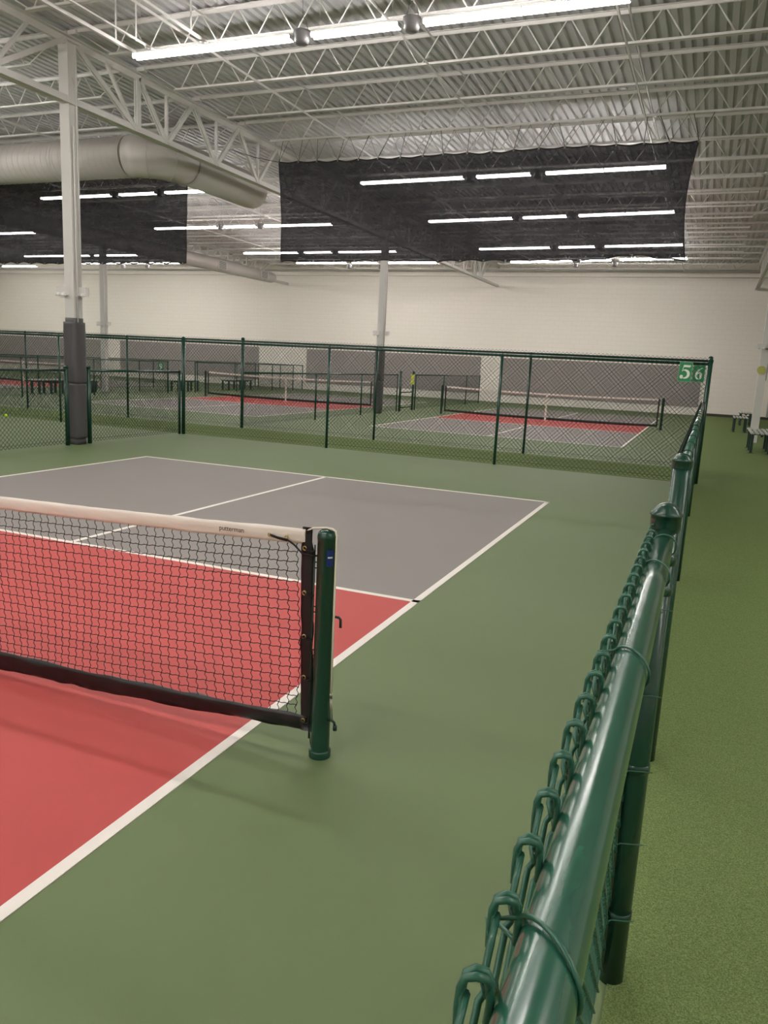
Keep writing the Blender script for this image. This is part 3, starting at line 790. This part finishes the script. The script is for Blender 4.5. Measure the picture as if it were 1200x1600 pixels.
# ------------------------------------------------------------------ wall mats
for x0, x1, lab in ((-29.9,-20.65,'grey mesh wind screen on the far wall, behind the small sign with a nine'),(-17.78,-8.48,'grey mesh wind screen on the far wall, behind the second far net'),(-7.53,1.25,'grey mesh wind screen on the far wall, behind the net under the curtain'),(-39.5,-31.2,'grey mesh wind screen on the far wall at the left edge')):
    m = MB(); n = int((x1-x0)/.12); vs = []
    for i in range(n+1):
        x = x0+(x1-x0)*i/n; w = .012*noise.noise(Vector((x*2,0,0)))
        vs += [(x-(x0+x1)/2, -.03+w, 0), (x-(x0+x1)/2, -.03+w, 1.70), (x-(x0+x1)/2, 0, 1.70), (x-(x0+x1)/2, 0, 0)]
    m.add(vs, [(4*i+a, 4*(i+1)+a, 4*(i+1)+b, 4*i+b) for i in range(n) for a, b in ((0,1),(1,2),(2,3),(3,0))]+[(0,1,2,3),(4*n+3,4*n+2,4*n+1,4*n)])
    o = m.build('wind_screen','screen_pad', None, ((x0+x1)/2,33.49,.35)); tag(o, lab, 'wind screen')

# ------------------------------------------------------------------ benches
def bench(x, y, L, w, lab, legs=3):
    t = thing('slatted_bench', (x,y,0), lab, 'bench')
    n = 5
    for k in range(n):
        m = MB(); m.box((-w/2+w*(k+.5)/n,0,.452),(w/n*.62,L,.024)); m.build('slat','slat', t)
    ys = [-L/2+.3, L/2-.3] if legs == 2 else [-L/2+.3, 0, L/2-.3]
    m = MB()
    for yy in ys: m.box((0,yy,.425),(w*.98,.05,.03))
    m.box((0,0,.40),(.05,L-.5,.05)); m.build('frame','dgreen', t)
    for yy in ys:
        for s in (-1,1):
            m = MB(); m.box((s*w*.36,yy,.21),(.06,.06,.42)); m.box((s*w*.36,yy,.006),(.14,.10,.012)); m.build('leg','dgreen', t)
    return t
bench(2.82, 17.1, 2.1, .50, 'dark-framed slatted bench nearest the viewer on the turf')
bench(2.62, 23.9, 1.3, .44, 'dark-framed slatted bench on the turf, second along, in front of the white wall', 2)
bench(2.92, 27.9, 1.3, .44, 'dark-framed slatted bench on the turf closest to the white wall', 2)
bench(-18.75, 17.2, 1.6, .45, 'dark slatted bench in the left walkway, left of the near padded column', 3)
bench(-18.3, 24.0, 1.9, .45, 'dark slatted bench in the left walkway beside the small sign with a nine', 3)
bench(-18.4, 28.0, 2.4, .45, 'dark slatted bench in the left walkway, seen through the far net', 3)
t = thing('ball_bin', (-18.85,19.35,0), 'dark ball bin with a pale rim beside the bare left column', 'bin')
m = MB(); m.lathe((0,0,0),[(.001,.0),(.16,.0),(.2,.42),(.18,.43),(.15,.1),(.001,.1)],14); m.build('tub','bin', t)
m = MB(); m.ring((0,0,.43),.2,.02,'z',16,5); m.build('rim','slat', t)
# ------------------------------------------------------------------ small things
m = MB(); m.v = []; 
def sphere(m, c, r, n=16):
    m.lathe(c, [(max(.0005,r*math.sin(PI*i/n)), -r*math.cos(PI*i/n)) for i in range(n+1)], n)
sphere(m, (0,0,.037), .037); tag(m.build('pickleball','ball', None, (-12.4,9.85,.0)), 'small bright yellow-green ball on the court floor at the left edge', 'ball')
t = thing('warning_tag', (-7.74,22.45,1.05), 'crumpled yellow tag hung on the far gate', 'tag')
m = MB(); vs = []
for i in range(7):
    for j in range(7): vs.append((.0+.03*noise.noise(Vector((i*.5,j*.5,2))), -.16+i*.32/6, -.17+j*.34/6+.02*noise.noise(Vector((i,0,5)))))
m.add(vs, [(i*7+j,(i+1)*7+j,(i+1)*7+j+1,i*7+j+1) for i in range(6) for j in range(6)]); m.build('card','yellow', t)
m = MB(); m.tube([(0,0,.16),(0,-.02,.2)], .01, 5); m.build('clip','cord', t)

# ------------------------------------------------------------------ world, camera
w = bpy.data.worlds.new('world'); bpy.context.scene.world = w; w.use_nodes = True
w.node_tree.nodes['Background'].inputs[0].default_value = (0,0,0,1)
sc = bpy.context.scene
cd = bpy.data.cameras.new('camera'); co = bpy.data.objects.new('camera', cd); C.objects.link(co); sc.camera = co
co.location = (1.65091, -2.60647, 1.58819); co.rotation_euler = (1.37906822, -.0494313, .39601104)
cd.sensor_fit = 'VERTICAL'; cd.sensor_height = 36; cd.sensor_width = 27; cd.lens = 36*1207.86/1600; cd.clip_start = .02; cd.clip_end = 200
sc.view_settings.view_transform = 'Standard'; sc.view_settings.look = 'None'; sc.view_settings.gamma = 1; sc.view_settings.use_curve_mapping = False
sc.view_settings.exposure = 0
